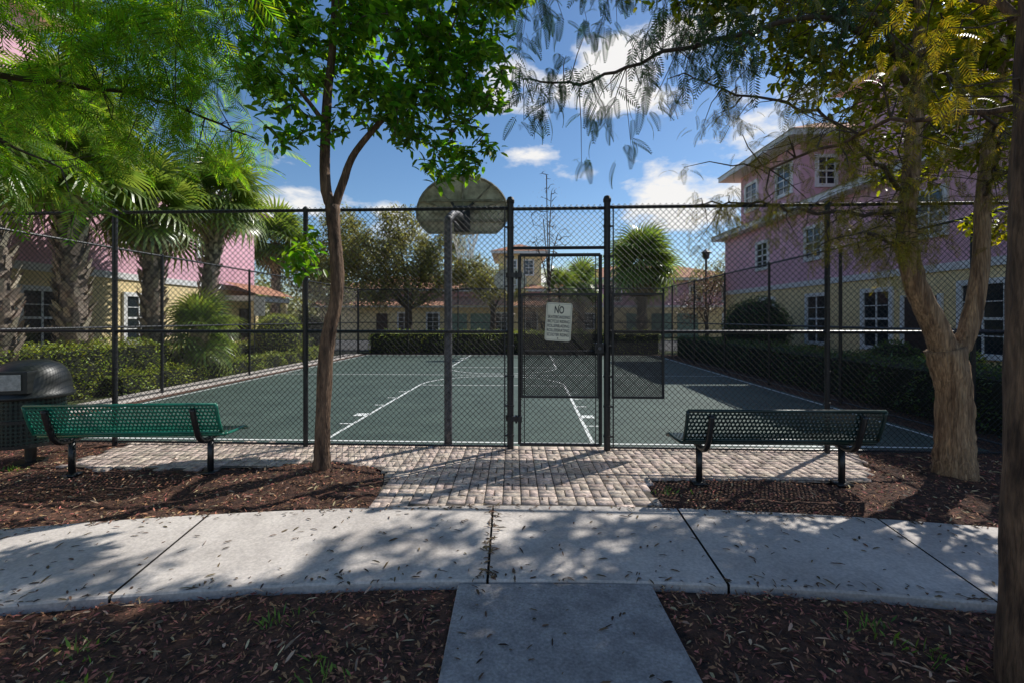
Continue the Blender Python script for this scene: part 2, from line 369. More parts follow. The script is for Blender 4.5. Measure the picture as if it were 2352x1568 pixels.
# ------------------------------------------------------------ court
co=MB()
co.v+= [R(-7.45,5.78,.012),R(5.95,5.78,.012),R(5.95,20.75,.012),R(-7.45,20.75,.012)]; co.face((0,1,2,3))
c1=co.obj('court_surface',[M_court])
cl=MB(); LZ=.017
def seg(x0,y0,x1,y1,w_=.05):
    d=Vector((x1-x0,y1-y0)); d.normalize(); p=Vector((-d.y,d.x))*w_/2
    cl.quad(R(x0-p.x,y0-p.y,LZ),R(x1-p.x,y1-p.y,LZ),R(x1+p.x,y1+p.y,LZ),R(x0+p.x,y0+p.y,LZ))
def arc(cx,cy,r,a0,a1,n=32,w_=.05):
    for i in range(n):
        t0=a0+(a1-a0)*i/n;t1=a0+(a1-a0)*(i+1)/n
        q=[(cx+rr*math.cos(t),cy+rr*math.sin(t)) for rr,t in ((r-w_/2,t0),(r+w_/2,t0),(r+w_/2,t1),(r-w_/2,t1))]
        cl.quad(*[R(x,y,LZ) for x,y in q])
seg(-7.3,6.0,5.8,6.0);seg(-7.3,20.6,5.8,20.6);seg(-7.3,6.03,-7.3,20.57);seg(5.8,6.03,5.8,20.57);LZ=.0171
cx=-.75
for s_,yb,yf in ((1,6.04,11.2),(-1,20.56,15.4)):
    seg(cx-1.8,yb,cx-1.8,yf+s_*.03);seg(cx+1.8,yb,cx+1.8,yf+s_*.03)
    seg(cx-1.76,yf,cx+1.76,yf)
    arc(cx,yf,1.8,(.03 if s_>0 else pi+.03),(pi-.03 if s_>0 else 2*pi-.03))
    for side in (-1,1):
        bx=cx+side*1.92
        seg(bx-.11,yb+s_*1.62,bx+.11,yb+s_*1.62,.22)
        for q in (.95,2.5,3.3,4.1): seg(bx-.09,yb+s_*q,bx+.09,yb+s_*q,.05)
seg(-7.27,13.3,5.77,13.3); 
c2=cl.obj('court_markings',[M_line]); group('basketball_court',[c1,c2])
ks=MB(); ks.box(-8.45,-7.72,5.2,21.0,-.03,.03,0,T=R); ks.obj('concrete_edging',[M_conc])
dr=MB(); dr.v=[R(-7.72,5.8,.004),R(7.2,5.8,.004),R(7.2,21.6,.004),R(-7.72,21.6,.004)]; dr.face((0,1,2,3)); dr.obj('soil_margin',[M_mulch])
rd=MB(); rd.box(-60,70,24,36,-.03,-.01); rd.obj('road',[M_asph])
# ------------------------------------------------------------ fences
def wires(mb,p0,p1,z0,z1,sp=.072,r=.0026,m=1,off=0.0,chunk=.36):
    p0=Vector((p0[0],p0[1],0));p1=Vector((p1[0],p1[1],0)); d=p1-p0; Ln=d.length; d.normalize(); nrm=Vector((d.y,-d.x,0)); H=z1-z0
    def add(u0,w0,u1,w1,o):
        a=p0+d*u0+nrm*(off+o)+Vector((0,0,z0+w0)); b=p0+d*u1+nrm*(off+o)+Vector((0,0,z0+w1))
        t=(b-a); ln=t.length
        if ln<.01: return
        t.normalize(); e=t.cross(nrm).normalized()*r; f=nrm*r; n=len(mb.v); K=max(1,int(ln/chunk))
        for i in range(K+1):
            q=a+(b-a)*(i/K)
            mb.v+=[tuple(q+e),tuple(q+f),tuple(q-e),tuple(q-f)]
        for i in range(K):
            for k in range(4):
                mb.face((n+4*i+k,n+4*i+(k+1)%4,n+4*i+4+(k+1)%4,n+4*i+4+k),m)
    c=-H
    while c<Ln:
        w0=max(0,-c);w1=min(H,Ln-c)
        if w1>w0: add(c+w0,w0,c+w1,w1,.0015)
        c+=sp
    c=0
    while c<Ln+H:
        w0=max(0,c-Ln);w1=min(H,c)
        if w1>w0: add(c-w0,w0,c-w1,w1,-.0015)
        c+=sp
def fence(name,x0,y0,x1,y1,posts,H=3.03,gaps=(),rr=.021,pr=.03,side=1,r=.0028,chunk=.36):
    mb=MB()
    L_=math.hypot(x1-x0,y1-y0); ux,uy=(x1-x0)/L_,(y1-y0)/L_
    def pt(u,z,o=0): q=R(x0+ux*u-uy*o,y0+uy*u+ux*o,z); return q
    segs=[];u=0
    for a_,b_ in sorted(gaps): segs.append((u,a_));u=b_
    segs.append((u,L_))
    for a_,b_ in segs:
        for z in (H,1.487,.06):
            mb.tube([pt(a_,z),pt(b_,z)],rr if z>.1 else .014,8,0)
        wires(mb,pt(a_,0)[:2],pt(b_,0)[:2],.035,H+.035,off=.026*side,r=r,chunk=chunk)
    for q in posts:
        mb.tube([pt(q,-.02),pt(q,H+.0)],pr,12,0)
        mb.lathe([(pr+.006,H-.02),(pr+.008,H+.02),(pr*.7,H+.045),(.001,H+.055)],*pt(q,0)[:2],12,0)
        z=.25
        while z<H-.1:
            mb.lathe([(pr+.001,z-.012),(pr+.005,z-.01),(pr+.005,z+.01),(pr+.001,z+.012)],*pt(q,0)[:2],12,0); z+=.38
    return mb,pt
gp0,gp1=-.02,1.18
x0=-7.9
mb,pt=fence('f',x0,5.67,6.2,5.67,[0,-5.18-x0,-2.64-x0,3.83-x0,6.2-x0],gaps=[(gp0-x0,gp1-x0)])
for g_ in (gp0,gp1):
    q=R(g_,5.67); mb.tube([(q[0],q[1],-.02),(q[0],q[1],3.1)],.041,16,0)
    mb.lathe([(.045,3.09),(.05,3.10),(.05,3.13),(.035,3.165),(.001,3.18)],q[0],q[1],16,0)
    z=.2
    while z<3:
        mb.lathe([(.042,z-.013),(.049,z-.011),(.049,z+.011),(.042,z+.013)],q[0],q[1],16,0)
        s_=-1 if g_==gp0 else 1
        mb.box(g_+s_*.05-.02,g_+s_*.05+.02,5.64,5.66,z-.011,z+.011,0,T=R); z+=.37
for g_ in (gp0-.07,gp1+.07): mb.box(g_-.008,g_+.008,5.638,5.644,.06,3.03,0,T=R)
mb.tube([R(gp0,5.67,3.02),R(gp1,5.67,3.02)],.021,8,0); mb.tube([R(gp0,5.67,2.53),R(gp1,5.67,2.53)],.021,8,0)
wires(mb,R(gp0+.04,5.645)[:2],R(gp1-.04,5.645)[:2],2.54,3.06)
def screen(mb,xa,xb,za,zb,y):
    wires(mb,R(xa,y)[:2],R(xb,y)[:2],za,zb,sp=.030,r=.0042)
    for a_,b_,c_,d_ in ((xa-.012,xa+.012,za,zb),(xb-.012,xb+.012,za,zb)): mb.box(a_,b_,y-.012,y+.012,c_,d_,0,T=R)
    for z in (za,zb): mb.box(xa-.014,xb+.014,y-.011,y+.011,z-.013,z+.013,0,T=R)
screen(mb,gp1+.06,gp1+.67,.69,1.95,5.615)
mb.obj('chain_link_fence',[M_black,M_wire])
gm=MB(); ga,gb=gp0+.115,gp1-.085
fr=[R(ga,5.66,.09),R(ga,5.66,2.44),R(gb,5.66,2.44),R(gb,5.66,.09)]
for a_,b_ in ((0,1),(2,3)): gm.tube([fr[a_],fr[b_]],.022,12,0)
for z in (2.44,1.24,.09): gm.tube([R(ga,5.66,z),R(gb,5.66,z)],.021,12,0)
gm.box(gb-.065,gb-.055,5.64,5.65,.1,2.43,0,T=R); gm.box(ga+.055,ga+.065,5.64,5.65,.1,2.43,0,T=R)
wires(gm,R(ga,5.64)[:2],R(gb,5.64)[:2],.1,2.43)
screen(gm,ga+.03,gb-.03,.69,1.95,5.615)
for z in (2.19,.41):
    gm.box(gp0+.02,ga+.03,5.615,5.70,z-.03,z+.03,0,T=R); gm.lathe([(.058,z-.03),(.06,z+.03)],*R(gp0,5.67)[:2],14,0)
    gm.tube([R(gp0+.075,5.62,z-.05),R(gp0+.075,5.62,z+.05)],.014,8,0)
gm.box(gb-.075,gb+.035,5.60,5.72,1.23,1.35,0,T=R)
lk=[R(gb-.02,5.60,1.29),R(gb-.02,5.585,1.29)]; gm.tube(lk,.035,16,1); gm.tube([R(gb-.02,5.585,1.29),R(gb-.02,5.56,1.29)],.02,12,2)
gm.obj('chain_link_gate',[M_black,M_wire,M_galv])
ps=[.05]+[.85+3.1*k for k in range(5)]+[15.2]
mb,_=fence('l',-7.9,5.70,-7.9,20.95,ps,side=-1,r=.0019,chunk=.6); mb.obj('chain_link_fence',[M_black,M_wire])
ps=[.05]+[.7+2.65*k for k in range(6)]+[15.2]
mb,_=fence('r',6.2,5.70,6.2,20.95,ps,side=1,r=.0019,chunk=.6); mb.obj('chain_link_fence',[M_black,M_wire])
mb,_=fence('b',-7.9,21.0,6.2,21.0,[2.35*k for k in range(7)],side=1,r=.0022,chunk=.6); mb.obj('chain_link_fence',[M_black,M_wire])
# ------------------------------------------------------------ sign
sx,sy,_=R(.575,5.585); sz=1.61
def rrect(mb,w_,h_,r_,y0,y1,m):
    pts=[]
    for cx_,cz_,a0 in ((w_/2-r_,h_/2-r_,0),(-w_/2+r_,h_/2-r_,90),(-w_/2+r_,-h_/2+r_,180),(w_/2-r_,-h_/2+r_,270)):
        for k in range(5):
            a=math.radians(a0+22.5*k); pts.append((cx_+r_*math.cos(a),cz_+r_*math.sin(a)))
    n=len(mb.v);k=len(pts)
    mb.v+=[(x,y0,z) for x,z in pts]+[(x,y1,z) for x,z in pts]
    mb.face(tuple(n+i for i in range(k)),m); mb.face(tuple(n+k+i for i in range(k))[::-1],m)
    for i in range(k): mb.face((n+i,n+(i+1)%k,n+k+(i+1)%k,n+k+i),m)
s=MB(); rrect(s,.318,.465,.03,-.002,.002,0)
def ring(w_,h_,t):
    for a_,b_,c_,d_ in ((-w_/2,w_/2,h_/2-t,h_/2),(-w_/2,w_/2,-h_/2,-h_/2+t),(-w_/2,-w_/2+t,-h_/2+t,h_/2-t),(w_/2-t,w_/2,-h_/2+t,h_/2-t)):
        s.box(a_,b_,-.0034,-.0024,c_,d_,1)
ring(.294,.441,.003)
for z in (.20,-.20): s.tube([(0,-.004,z),(0,-.007,z)],.008,8,1)
plate=s.obj('sign_plate',[M_sign,M_ink]); parts=[plate]
def text(t,z,size,wid):
    cu=bpy.data.curves.new('sign_text','FONT'); cu.body=t; cu.size=size; cu.align_x='CENTER'; cu.align_y='CENTER'; cu.offset=size*.016; cu.extrude=.0004
    cu.materials.append(M_ink); o=bpy.data.objects.new('lettering',cu); C.objects.link(o)
    bpy.context.view_layer.update()
    o.scale=(wid/max(o.dimensions.x,.001),1,1); o.rotation_euler=(pi/2,0,0); o.location=(0,-.0036,z); return o
parts.append(text('NO',.142,.125,.115))
for i,t in enumerate(('SKATEBOARDING','BICYCLE RIDING','ROLLERBLADING','ROLLERSKATING','SCOOTER RIDING')): parts.append(text(t,.056-.054*i,.052,.268))
e=group('prohibition_sign',parts); e.location=(sx,sy,sz); e.rotation_euler=(0,math.radians(3.5),RA)
# ------------------------------------------------------------ basketball hoops
def hoop(flip,bx,by):
    T=(lambda x,y,z: (bx+x*flip,by+y*flip,z))
    mb=MB()
    P=spline([(-.07,0,0),(-.07,0,1.4),(-.07,0,2.78),(-.06,.05,2.96),(-.03,.2,3.05),(0,.55,3.12),(0,.98,3.16)],6)
    mb.tube([T(*p) for p in P],.052,16,0)
    mb.lathe([(.075,.0),(.075,.02),(.055,.03)],*T(-.07,0,0)[:2],16,0)
    mb.tube([T(-.05,.2,2.98),T(.0,1.02,3.0)],.02,8,0)
    for q in (-.16,.16): mb.tube([T(0,.6,3.13),T(q,1.06,3.42)],.018,8,0)
    mb.box(-.12,.12,.98,1.04,2.98,3.36,0,T=T)
    pole=mb.obj('pole',[M_galv],smooth=False)
    for p in pole.data.polygons: p.use_smooth=len(p.vertices)==4
    b=MB(); out=[]
    W=.70
    for k in range(21):
        a=math.radians(-8+196*k/20); out.append((W*math.cos(a)*1.0,3.27+.58*math.sin(a)))
    out+= [(-.62,3.06),(-.52,2.965),(.52,2.965),(.62,3.06)]
    n=len(out); y0,y1=1.07,1.10
    b.v+=[T(x,y0,z) for x,z in out]+[T(x,y1,z) for x,z in out]
    b.face(tuple(range(n)),0); b.face(tuple(range(2*n-1,n-1,-1)),0)
    for i in range(n): b.face((i,(i+1)%n,n+(i+1)%n,n+i),1)
    for i in range(n):
        x0_,z0_=out[i];x1_,z1_=out[(i+1)%n]
        b.tube([T(x0_,y0-.01,z0_),T(x1_,y0-.01,z1_)],.018,6,1)
    for a in (20,50,90,130,160): 
        r=math.radians(a); b.tube([T(.1*math.cos(r),y0-.012,3.25+.08*math.sin(r)),T(.68*math.cos(r),y0-.012,3.27+.56*math.sin(r))],.013,6,1)
    b.box(-.66,.66,y0-.03,y0-.002,3.13,3.17,1,T=T); b.box(-.64,.64,y0-.03,y0-.002,3.44,3.475,1,T=T)
    b.box(-.30,.30,y1+.003,y1+.006,3.10,3.55,2,T=T)
    b.box(-.25,.25,y1+.007,y1+.009,3.14,3.50,0,T=T)
    board=b.obj('backboard',[M_board,M_rib,M_white])
    h=MB(); ry=1.42
    cir=[T(.228*math.cos(a),ry+.228*math.sin(a),3.05) for a in np.linspace(0,2*pi,25)]
    h.tube(cir,.010,8,0,cap=False)
    h.box(-.08,.08,1.10,1.21,3.02,3.06,0,T=T)
    rim=h.obj('rim',[M_rim])
    nn=MB(); K=12; lv=[(0,.225),(.1,.20),(.2,.165),(.3,.135),(.42,.12)]
    for i in range(len(lv)-1):
        for k in range(K):
            for sft in (.5,-.5):
                a0=2*pi*(k+.5*(i%2))/K; a1=a0+2*pi*sft/K
                z0_,r0=lv[i];z1_,r1=lv[i+1]
                nn.tube([T(r0*math.cos(a0),ry+r0*math.sin(a0),3.04-z0_),T(r1*math.cos(a1),ry+r1*math.sin(a1),3.04-z1_)],.0065,4,0,cap=False)
    net=nn.obj('net',[M_net])
    return group('basketball_hoop',[pole,board,rim,net])
q=R(-.77,5.86); hoop(1,q[0],q[1])
q=R(-.75,20.75); hoop(-1,q[0],q[1])
# ------------------------------------------------------------ benches
def perf(mb,nu,nv,cell,fn,m=0,hr=.36,stag=True):
    h=.5
    o8=[(h,0),(h,h),(0,h),(-h,h),(-h,0),(-h,-h),(0,-h),(h,-h)]
    i8=[(hr*math.cos(k*pi/4),hr*math.sin(k*pi/4)) for k in range(8)]
    for j in range(nv):
        sh=.5 if (stag and j%2) else 0
        for i in range(nu-(1 if sh else 0)):
            cu,cv=i+.5+sh,j+.5; n=len(mb.v)
            for a,b in o8+i8: mb.v.append(fn((cu+a)*cell,(cv+b)*cell))
            for k in range(8): mb.face((n+k,n+(k+1)%8,n+8+(k+1)%8,n+8+k),m)
def bench(x,y,yaw,mat_):
    cell=.038; nu=48; Lb=cell*nu
    sh=MB()
    def back(u,v):
        t=v/.304; return (u-Lb/2,.015-.105*t-.01*math.sin(t*pi),.47+.30*t)
    def seat(u,v):
        t=v/.456; z=.435-.012*math.sin(t*pi)-(.04*max(0,(t-.85)/.15)**2); return (u-Lb/2,.06+.456*t,z)
    perf(sh,nu,8,cell,back); perf(sh,nu,12,cell,seat)
    sheet=sh.obj('perforated_sheets',[mat_]); so=sheet.modifiers.new('s','SOLIDIFY'); so.thickness=.007; so.offset=0
    rm=MB()
    def edge(fn,V):
        pts=[fn(0,0)]+[fn(0,V*k/6) for k in range(1,7)]+[fn(Lb,V*k/6) for k in range(6,-1,-1)]
        r=.017
        for a_,b_ in ((0,7),(7,14)): rm.tube(pts[a_:b_],r,8,0)
        rm.tube([fn(0,V),fn(Lb,V)],r,8,0); rm.tube([fn(0,0),fn(Lb,0)],r,8,0)
    edge(back,.304); edge(seat,.456)
    rims=rm.obj('rolled_edges',[mat_],smooth=True)
    fm=MB()
    for lx in (-.70,.70):
        P=spline([(lx,-.115,.73),(lx,-.085,.62),(lx,-.045,.50),(lx,.0,.41),(lx,.09,.365),(lx,.25,.37),(lx,.46,.395)],5)
        fm.tube(P,.028,12,0)
        fm.tube([(lx,.19,.37),(lx,.19,-.02)],.031,12,0)
        fm.box(lx-.07,lx+.07,.12,.26,-.01,.016,0)
    frm=fm.obj('frame',[M_bframe],smooth=True)
    e=group('park_bench',[sheet,rims,frm]); e.location=(x,y,.02); e.rotation_euler=(0,0,yaw)
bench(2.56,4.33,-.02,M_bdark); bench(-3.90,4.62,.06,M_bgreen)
# ------------------------------------------------------------ trash can
tcx,tcy=-5.52,5.22
t=MB(); Rr_=.30; nu=44; cell=2*pi*Rr_/nu
perf(t,nu,13,cell,lambda u,v:(tcx+(Rr_)*math.cos(u/Rr_),tcy+Rr_*math.sin(u/Rr_),.25+v),0,.34,False)
t.lathe([(Rr_-.02,.26),(Rr_-.02,.80)],tcx,tcy,28,1)
for z in (.25,.52,.79): t.lathe([(Rr_-.01,z-.02),(Rr_+.012,z-.018),(Rr_+.012,z+.018),(Rr_-.01,z+.02)],tcx,tcy,32,1)
t.lathe([(.001,.24),(Rr_,.24)],tcx,tcy,28,1); t.tube([(tcx,tcy,0),(tcx,tcy,.25)],.05,14,1); t.lathe([(.001,.03),(.15,.03),(.15,0)],tcx,tcy,20,1)
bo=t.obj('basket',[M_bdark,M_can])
t=MB(); t.lathe([(.34,.76),(.375,.765),(.38,.80),(.355,.82),(.345,.93),(.33,1.0),(.30,1.07),(.25,1.13),(.17,1.17),(.08,1.185),(.001,1.19)],tcx,tcy,40,0)
lid=t.obj('lid',[M_can],smooth=True)
def Tf(x,y,z):
    return (tcx+x*math.cos(.25)-y*math.sin(.25),tcy+x*math.sin(.25)+y*math.cos(.25),z)
t=MB(); t.box(-.20,.20,-.365,-.12,.84,1.08,0,T=Tf); t.box(-.15,.15,-.378,-.367,.88,1.05,1,T=Tf)
fl=t.obj('flap',[M_can,M_plate],bevel=.012); group('trash_can',[bo,lid,fl])
# ------------------------------------------------------------ buildings
def window(mb,face,c,z0,z1,w_,X,mull=True):
    s=1 if face=='+x' else -1
    def bx(a0,a1,d0,d1,z0_,z1_,m):
        lo,hi=sorted((X+s*d0,X+s*d1))
        if face in('+x','-x'): mb.box(lo,hi,a0,a1,z0_,z1_,m)
        else: mb.box(a0,a1,lo,hi,z0_,z1_,m)
    h=w_/2; t=.13
    bx(c-h,c+h,.004,.02,z0,z1,3)
    bx(c-h-t,c-h,.003,.07,z0-t,z1+t,2); bx(c+h,c+h+t,.003,.07,z0-t,z1+t,2)
    bx(c-h,c+h,.003,.07,z1,z1+t,2); bx(c-h,c+h,.003,.09,z0-t,z0,2)
    if mull:
        bx(c-.02,c+.02,.02,.045,z0,z1,2)
        n=4
        for k in range(1,n): bx(c-h,c+h,.02,.04,z0+(z1-z0)*k/n-(.03 if k==2 else .012),z0+(z1-z0)*k/n+(.03 if k==2 else .012),2)
def hip(mb,x0,x1,y0,y1,z,h,ov=.6):
    a,b,c,d=x0-ov,x1+ov,y0-ov,y1+ov; z2=z+.22
    mb.box(a,b,c,d,z,z2,2)
    a-=.06;b+=.06;c-=.06;d+=.06
    if b-a<d-c: m=(b-a)/2; r0=((a+b)/2,c+m,z2+h); r1=((a+b)/2,d-m,z2+h)
    else: m=(d-c)/2; r0=(a+m,(c+d)/2,z2+h); r1=(b-m,(c+d)/2,z2+h)
    n=len(mb.v); e=z2+.005
    mb.v+=[(a,c,e),(b,c,e),(b,d,e),(a,d,e),r0,r1]
    if b-a<d-c: F=[(0,1,4),(1,2,5,4),(2,3,5),(3,0,4,5)]
    else: F=[(0,1,5,4),(1,2,5),(2,3,4,5),(3,0,4)]
    for f in F: mb.face(tuple(n+i for i in f),4)
    mb.face((n,n+3,n+2,n+1),2)
def finish(name,mb): 
    names=['lower_walls','upper_walls','trim','glass','roof','doors','garage_doors']
    mats=[M_yel,M_pink,M_white,M_glass,M_tile,M_door,M_garage]
    objs=[]
    for k,nm in enumerate(names):
        fs=[f for f,m in zip(mb.f,mb.m) if m==k]
        if not fs: continue
        used={};q=MB()
        for f in fs:
            for i in f:
                if i not in used: used[i]=len(used); q.v.append(mb.v[i])
            q.face(tuple(used[i] for i in f),0)
        objs.append(q.obj(nm,[mats[k]]))
    group(name,objs)
b=MB(); b.box(-24,-12,2,21.3,-.03,2.86,0); b.box(-24,-12.03,2.05,21.25,3.06,6.5,1); b.box(-24.05,-11.95,1.95,21.35,2.86,3.06,2)
hip(b,-24,-12.03,2.05,21.25,6.5,2.2); b.box(-24,-13.5,3,13,8.0,10.2,1) ; hip(b,-24,-13.5,3,13,10.2,2)
for c in (5.5,8.6,11.6,14.6,17.9): window(b,'+x',c,1.0,2.35,.95,-12)
for c in (7,10.5,14.2,18): window(b,'+x',c,4.1,5.5,1.1,-12.03)
for c in (5.5,8.2,11): window(b,'+x',c,8.5,9.7,1.1,-13.5)
b.box(-11.99,-10.7,19.0,21.9,2.40,2.62,2)
n=len(b.v); b.v+=[(-11.94,18.8,3.2),(-11.94,22.1,3.2),(-10.5,22.1,2.66),(-10.5,18.8,2.66)]; b.face((n,n+3,n+2,n+1),4)
for c in (19.2,21.7): b.box(-10.95,-10.75,c-.1,c+.1,-.03,2.4,0)
b.box(-11.99,-11.9,20,20.9,-.03,2.1,5)
finish('stucco_townhouse',b)
b=MB(); X=11
b.box(X,24,3,23.6,-.03,2.86,0); b.box(X+.03,24,3.05,23.55,3.06,5.7,1); b.box(X-.05,24.05,2.95,23.65,2.86,3.06,2)
hip(b,X+.03,24,3.05,23.55,5.7,.6,.5)
b.box(X+.02,18,17.4,21.9,6.0,8.4,1); hip(b,X+.02,18,17.4,21.9,8.4,1.5,.75)
b.box(12.6,24,4,16.6,6.1,10.0,1); hip(b,12.6,24,4,16.6,10.0,2,.6)
for c in (8.0,10.6,13.7,16.4,19.6): window(b,'-x',c,.85,2.45,.95,X)
for c in (9,12,16.6,20): window(b,'-x',c,3.9,4.95,.8,X+.03)
for c in (18.4,20.9): window(b,'-x',c,6.7,7.8,.9,X+.02)
for c in (7,10,13): window(b,'-x',c,7.2,8.6,1,12.6)
for c in (12.0,): window(b,'-y',c,6.8,7.8,.6,17.4)
for c in (9.3,12.2): b.box(X-.05,X-.005,c-.5,c+.5,-.03,2.25,5)
for c in (9.3,12.2): b.box(X-.08,X-.01,c-.62,c-.5,-.03,2.3,2); b.box(X-.08,X-.01,c+.5,c+.62,-.03,2.3,2)
finish('stucco_townhouse',b)
b=MB()
b.box(-16,3,38,48,-.03,2.6,0); b.box(-15.9,2.9,39.6,48,3.2,4.0,1); 
n=len(b.v); b.v+=[(-16.5,37.3,2.75),(3.5,37.3,2.75),(3.5,39.55,3.6),(-16.5,39.55,3.6)]; b.face((n,n+1,n+2,n+3),4); b.box(-16.4,3.4,37.4,39.5,2.6,2.74,2)
hip(b,-15.9,2.9,39.6,48,4.0,1.5); b.box(-1.2,2.6,40.5,47,4.4,7.4,0); hip(b,-1.2,2.6,40.5,47,7.4,1.0)
for c in (-9,-6.6,-.9,1.6): window(b,'-y',c,.7,2.1,.9,38)
for c in (0,1.5): window(b,'-y',c,5.6,6.8,.7,40.5)
for c in (-4.6,-2.6): b.box(c-.85,c+.85,37.9,37.99,-.03,2.1,6)
b.box(-11.3,-10.4,37.9,37.99,-.03,2.1,5)
finish('stucco_townhouse',b)
b=MB()
b.box(5,22,42,52,-.03,2.7,0); b.box(5.1,21.9,42.1,52,2.9,5.2,1); b.box(4.95,22.05,41.95,52,2.7,2.9,2); hip(b,5.1,21.9,42.1,52,5.2,1.7)
for c in (7,9.5,17,20): window(b,'-y',c,3.3,4.6,1,42.1); 
for c in (7,20): window(b,'-y',c,.8,2.1,1,42)
for c in (11.5,13.8,16.2): b.box(c-.95,c+.95,41.9,41.99,-.03,2.15,6)
finish('stucco_townhouse',b)
# ------------------------------------------------------------ vegetation
def rows(box,n):
    x0,x1,y0,y1,z0,z1=box
    A=[(x1-x0)*(y1-y0),(x1-x0)*(z1-z0),(x1-x0)*(z1-z0),(y1-y0)*(z1-z0),(y1-y0)*(z1-z0)]
    A=np.array(A);A=A/A.sum(); k=rng.choice(5,n,p=A); x=U(x0,x1,n);y=U(y0,y1,n);z=U(z0,z1,n)
    z=np.where(k==0,z1,z);y=np.where(k==1,y0,y);y=np.where(k==2,y1,y);x=np.where(k==3,x0,x);x=np.where(k==4,x1,x)
    P=np.stack([x,y,z],1)
    bl=np.array([[mn.noise(Vector((p[0]*2.1,p[1]*2.1,p[2]*2.1+9))) ] for p in P])
    d=np.zeros((n,3)); d[k==0,2]=1;d[k==1,1]=-1;d[k==2,1]=1;d[k==3,0]=-1;d[k==4,0]=1
    return P+d*(bl*.22+U(-.06,.05,n)[:,None])+rng.normal(0,.015,(n,3))
def hedge(name,box,n,m,size=(.04,.075),court=True):
    P=rows(box,n)
    if court: P=np.array([R(*p) for p in P])
    a=inst(LEAF,P,rots(U(0,6.28,n),U(-1.1,.6,n),U(-1,1,n)),np.stack([U(*size,n),U(*size,n)*1.4,U(*size,n)],1))
    lo=npmesh('leaves',[(*a,0)],[m])
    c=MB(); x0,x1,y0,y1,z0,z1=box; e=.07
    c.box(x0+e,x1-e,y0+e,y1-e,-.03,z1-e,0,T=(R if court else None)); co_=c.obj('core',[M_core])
    group(name,[lo,co_])
hedge('hedge',(6.75,8.0,5.2,21,0.0,.85),17000,M_hedgeD)
hedge('hedge',(8.7,9.9,6.5,19,0.0,.6),5000,M_hedgeD)
hedge('hedge',(-7.6,6.2,21.5,22.7,0.0,1.0),11000,M_hedge,(.06,.10))
hedge('hedge',(-10.4,-9.1,6.2,11.4,0.0,1.05),9000,M_hedge)
hedge('hedge',(-9.3,-8.65,9.5,20,0.0,.42),8000,M_hedge)
hedge('hedge',(-11.8,-10.0,12,21,0.0,.75),7000,M_hedge)
def ballbush(name,cx,cy,cz,r,n,m,size=(.05,.09),sq=1.0,coref=.9):
    v=rng.normal(size=(n,3)); v/=np.linalg.norm(v,axis=1)[:,None]
    bl=np.array([mn.noise(Vector(tuple(q*2.6+np.array([cx,cy,cz])))) for q in v])
    P=np.array([cx,cy,cz])+v*np.array([1,1,sq])*(r*(1+.10*bl+U(-.05,.03,n)))[:,None]; P=P[P[:,2]>0]; n=len(P)
    a=inst(LEAF,P,rots(U(0,6.28,n),U(-1.1,.8,n),U(-1,1,n)),np.stack([U(*size,n),U(*size,n)*1.3,U(*size,n)],1))
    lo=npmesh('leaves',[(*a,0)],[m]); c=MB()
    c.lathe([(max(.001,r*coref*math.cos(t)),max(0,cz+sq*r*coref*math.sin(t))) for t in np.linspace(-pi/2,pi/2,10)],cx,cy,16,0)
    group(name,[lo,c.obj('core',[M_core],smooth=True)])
ballbush('round_bush',9.0,16.8,1.25,1.15,6500,M_hedgeD)
ballbush('round_bush',-9.0,17.6,.9,.95,5000,M_hedge,(.05,.08))
ballbush('shrub',9.4,11.2,.5,.6,2000,M_hedgeD); ballbush('shrub',8.9,9.2,.55,.55,1800,M_hedge)
ballbush('shrub',-10.8,24.0,.9,1.0,2500,M_hedgeD,(.08,.12))
def grow(mb,nodes,centers,m,r0=.016,r1=.005,sag=.06):
    nd=[Vector(p) for p in nodes]; arr=np.array([tuple(p) for p in nd])
    cs=np.array(centers); base=arr.copy()
    dist=np.array([np.min(np.linalg.norm(base-c,axis=1)) for c in cs]); order=np.argsort(dist)
    for i in order:
        c=cs[i]; d=np.linalg.norm(arr-c,axis=1)+.25*np.maximum(0,arr[:,2]-c[2]); j=int(np.argmin(d)); a=arr[j]; L_=np.linalg.norm(c-a)
        m1=a*.66+c*.34+rng.normal(0,.06*L_,3)+np.array([0,0,sag*L_]); m2=a*.3+c*.7+rng.normal(0,.05*L_,3)+np.array([0,0,sag*L_])
        k=min(1.6,.5+L_); mb.tube([a,m1,m2,c],[r0*k,r0*k*.75,r0*k*.5,r1],4,m,cap=False)
        arr=np.vstack([arr,m1,m2,c])
def blobpts(blobs,dens):
    out=[]
    for x,y,z,r in blobs:
        n=max(3,int(dens*r**2.3)); v=rng.normal(size=(n,3)); v/=np.linalg.norm(v,axis=1)[:,None]; rr=r*U(.25,1,n)**.45
        out.append(np.array([x,y,z])+v*rr[:,None]*np.array([1,1,.85]))
    return np.concatenate(out)
def whorl(cs,k,size,spread=.05,pitch=(-.5,1.0),tmpl=LEAF,wid=1.15):
    n=len(cs)*k; P=np.repeat(cs,k,axis=0)+rng.normal(0,spread,(n,3)); s=U(size*.65,size*1.15,n)
    return inst(tmpl,P,rots(U(0,6.28,n),U(*pitch,n),U(-.6,.6,n)),np.stack([s,s*wid,s],1))
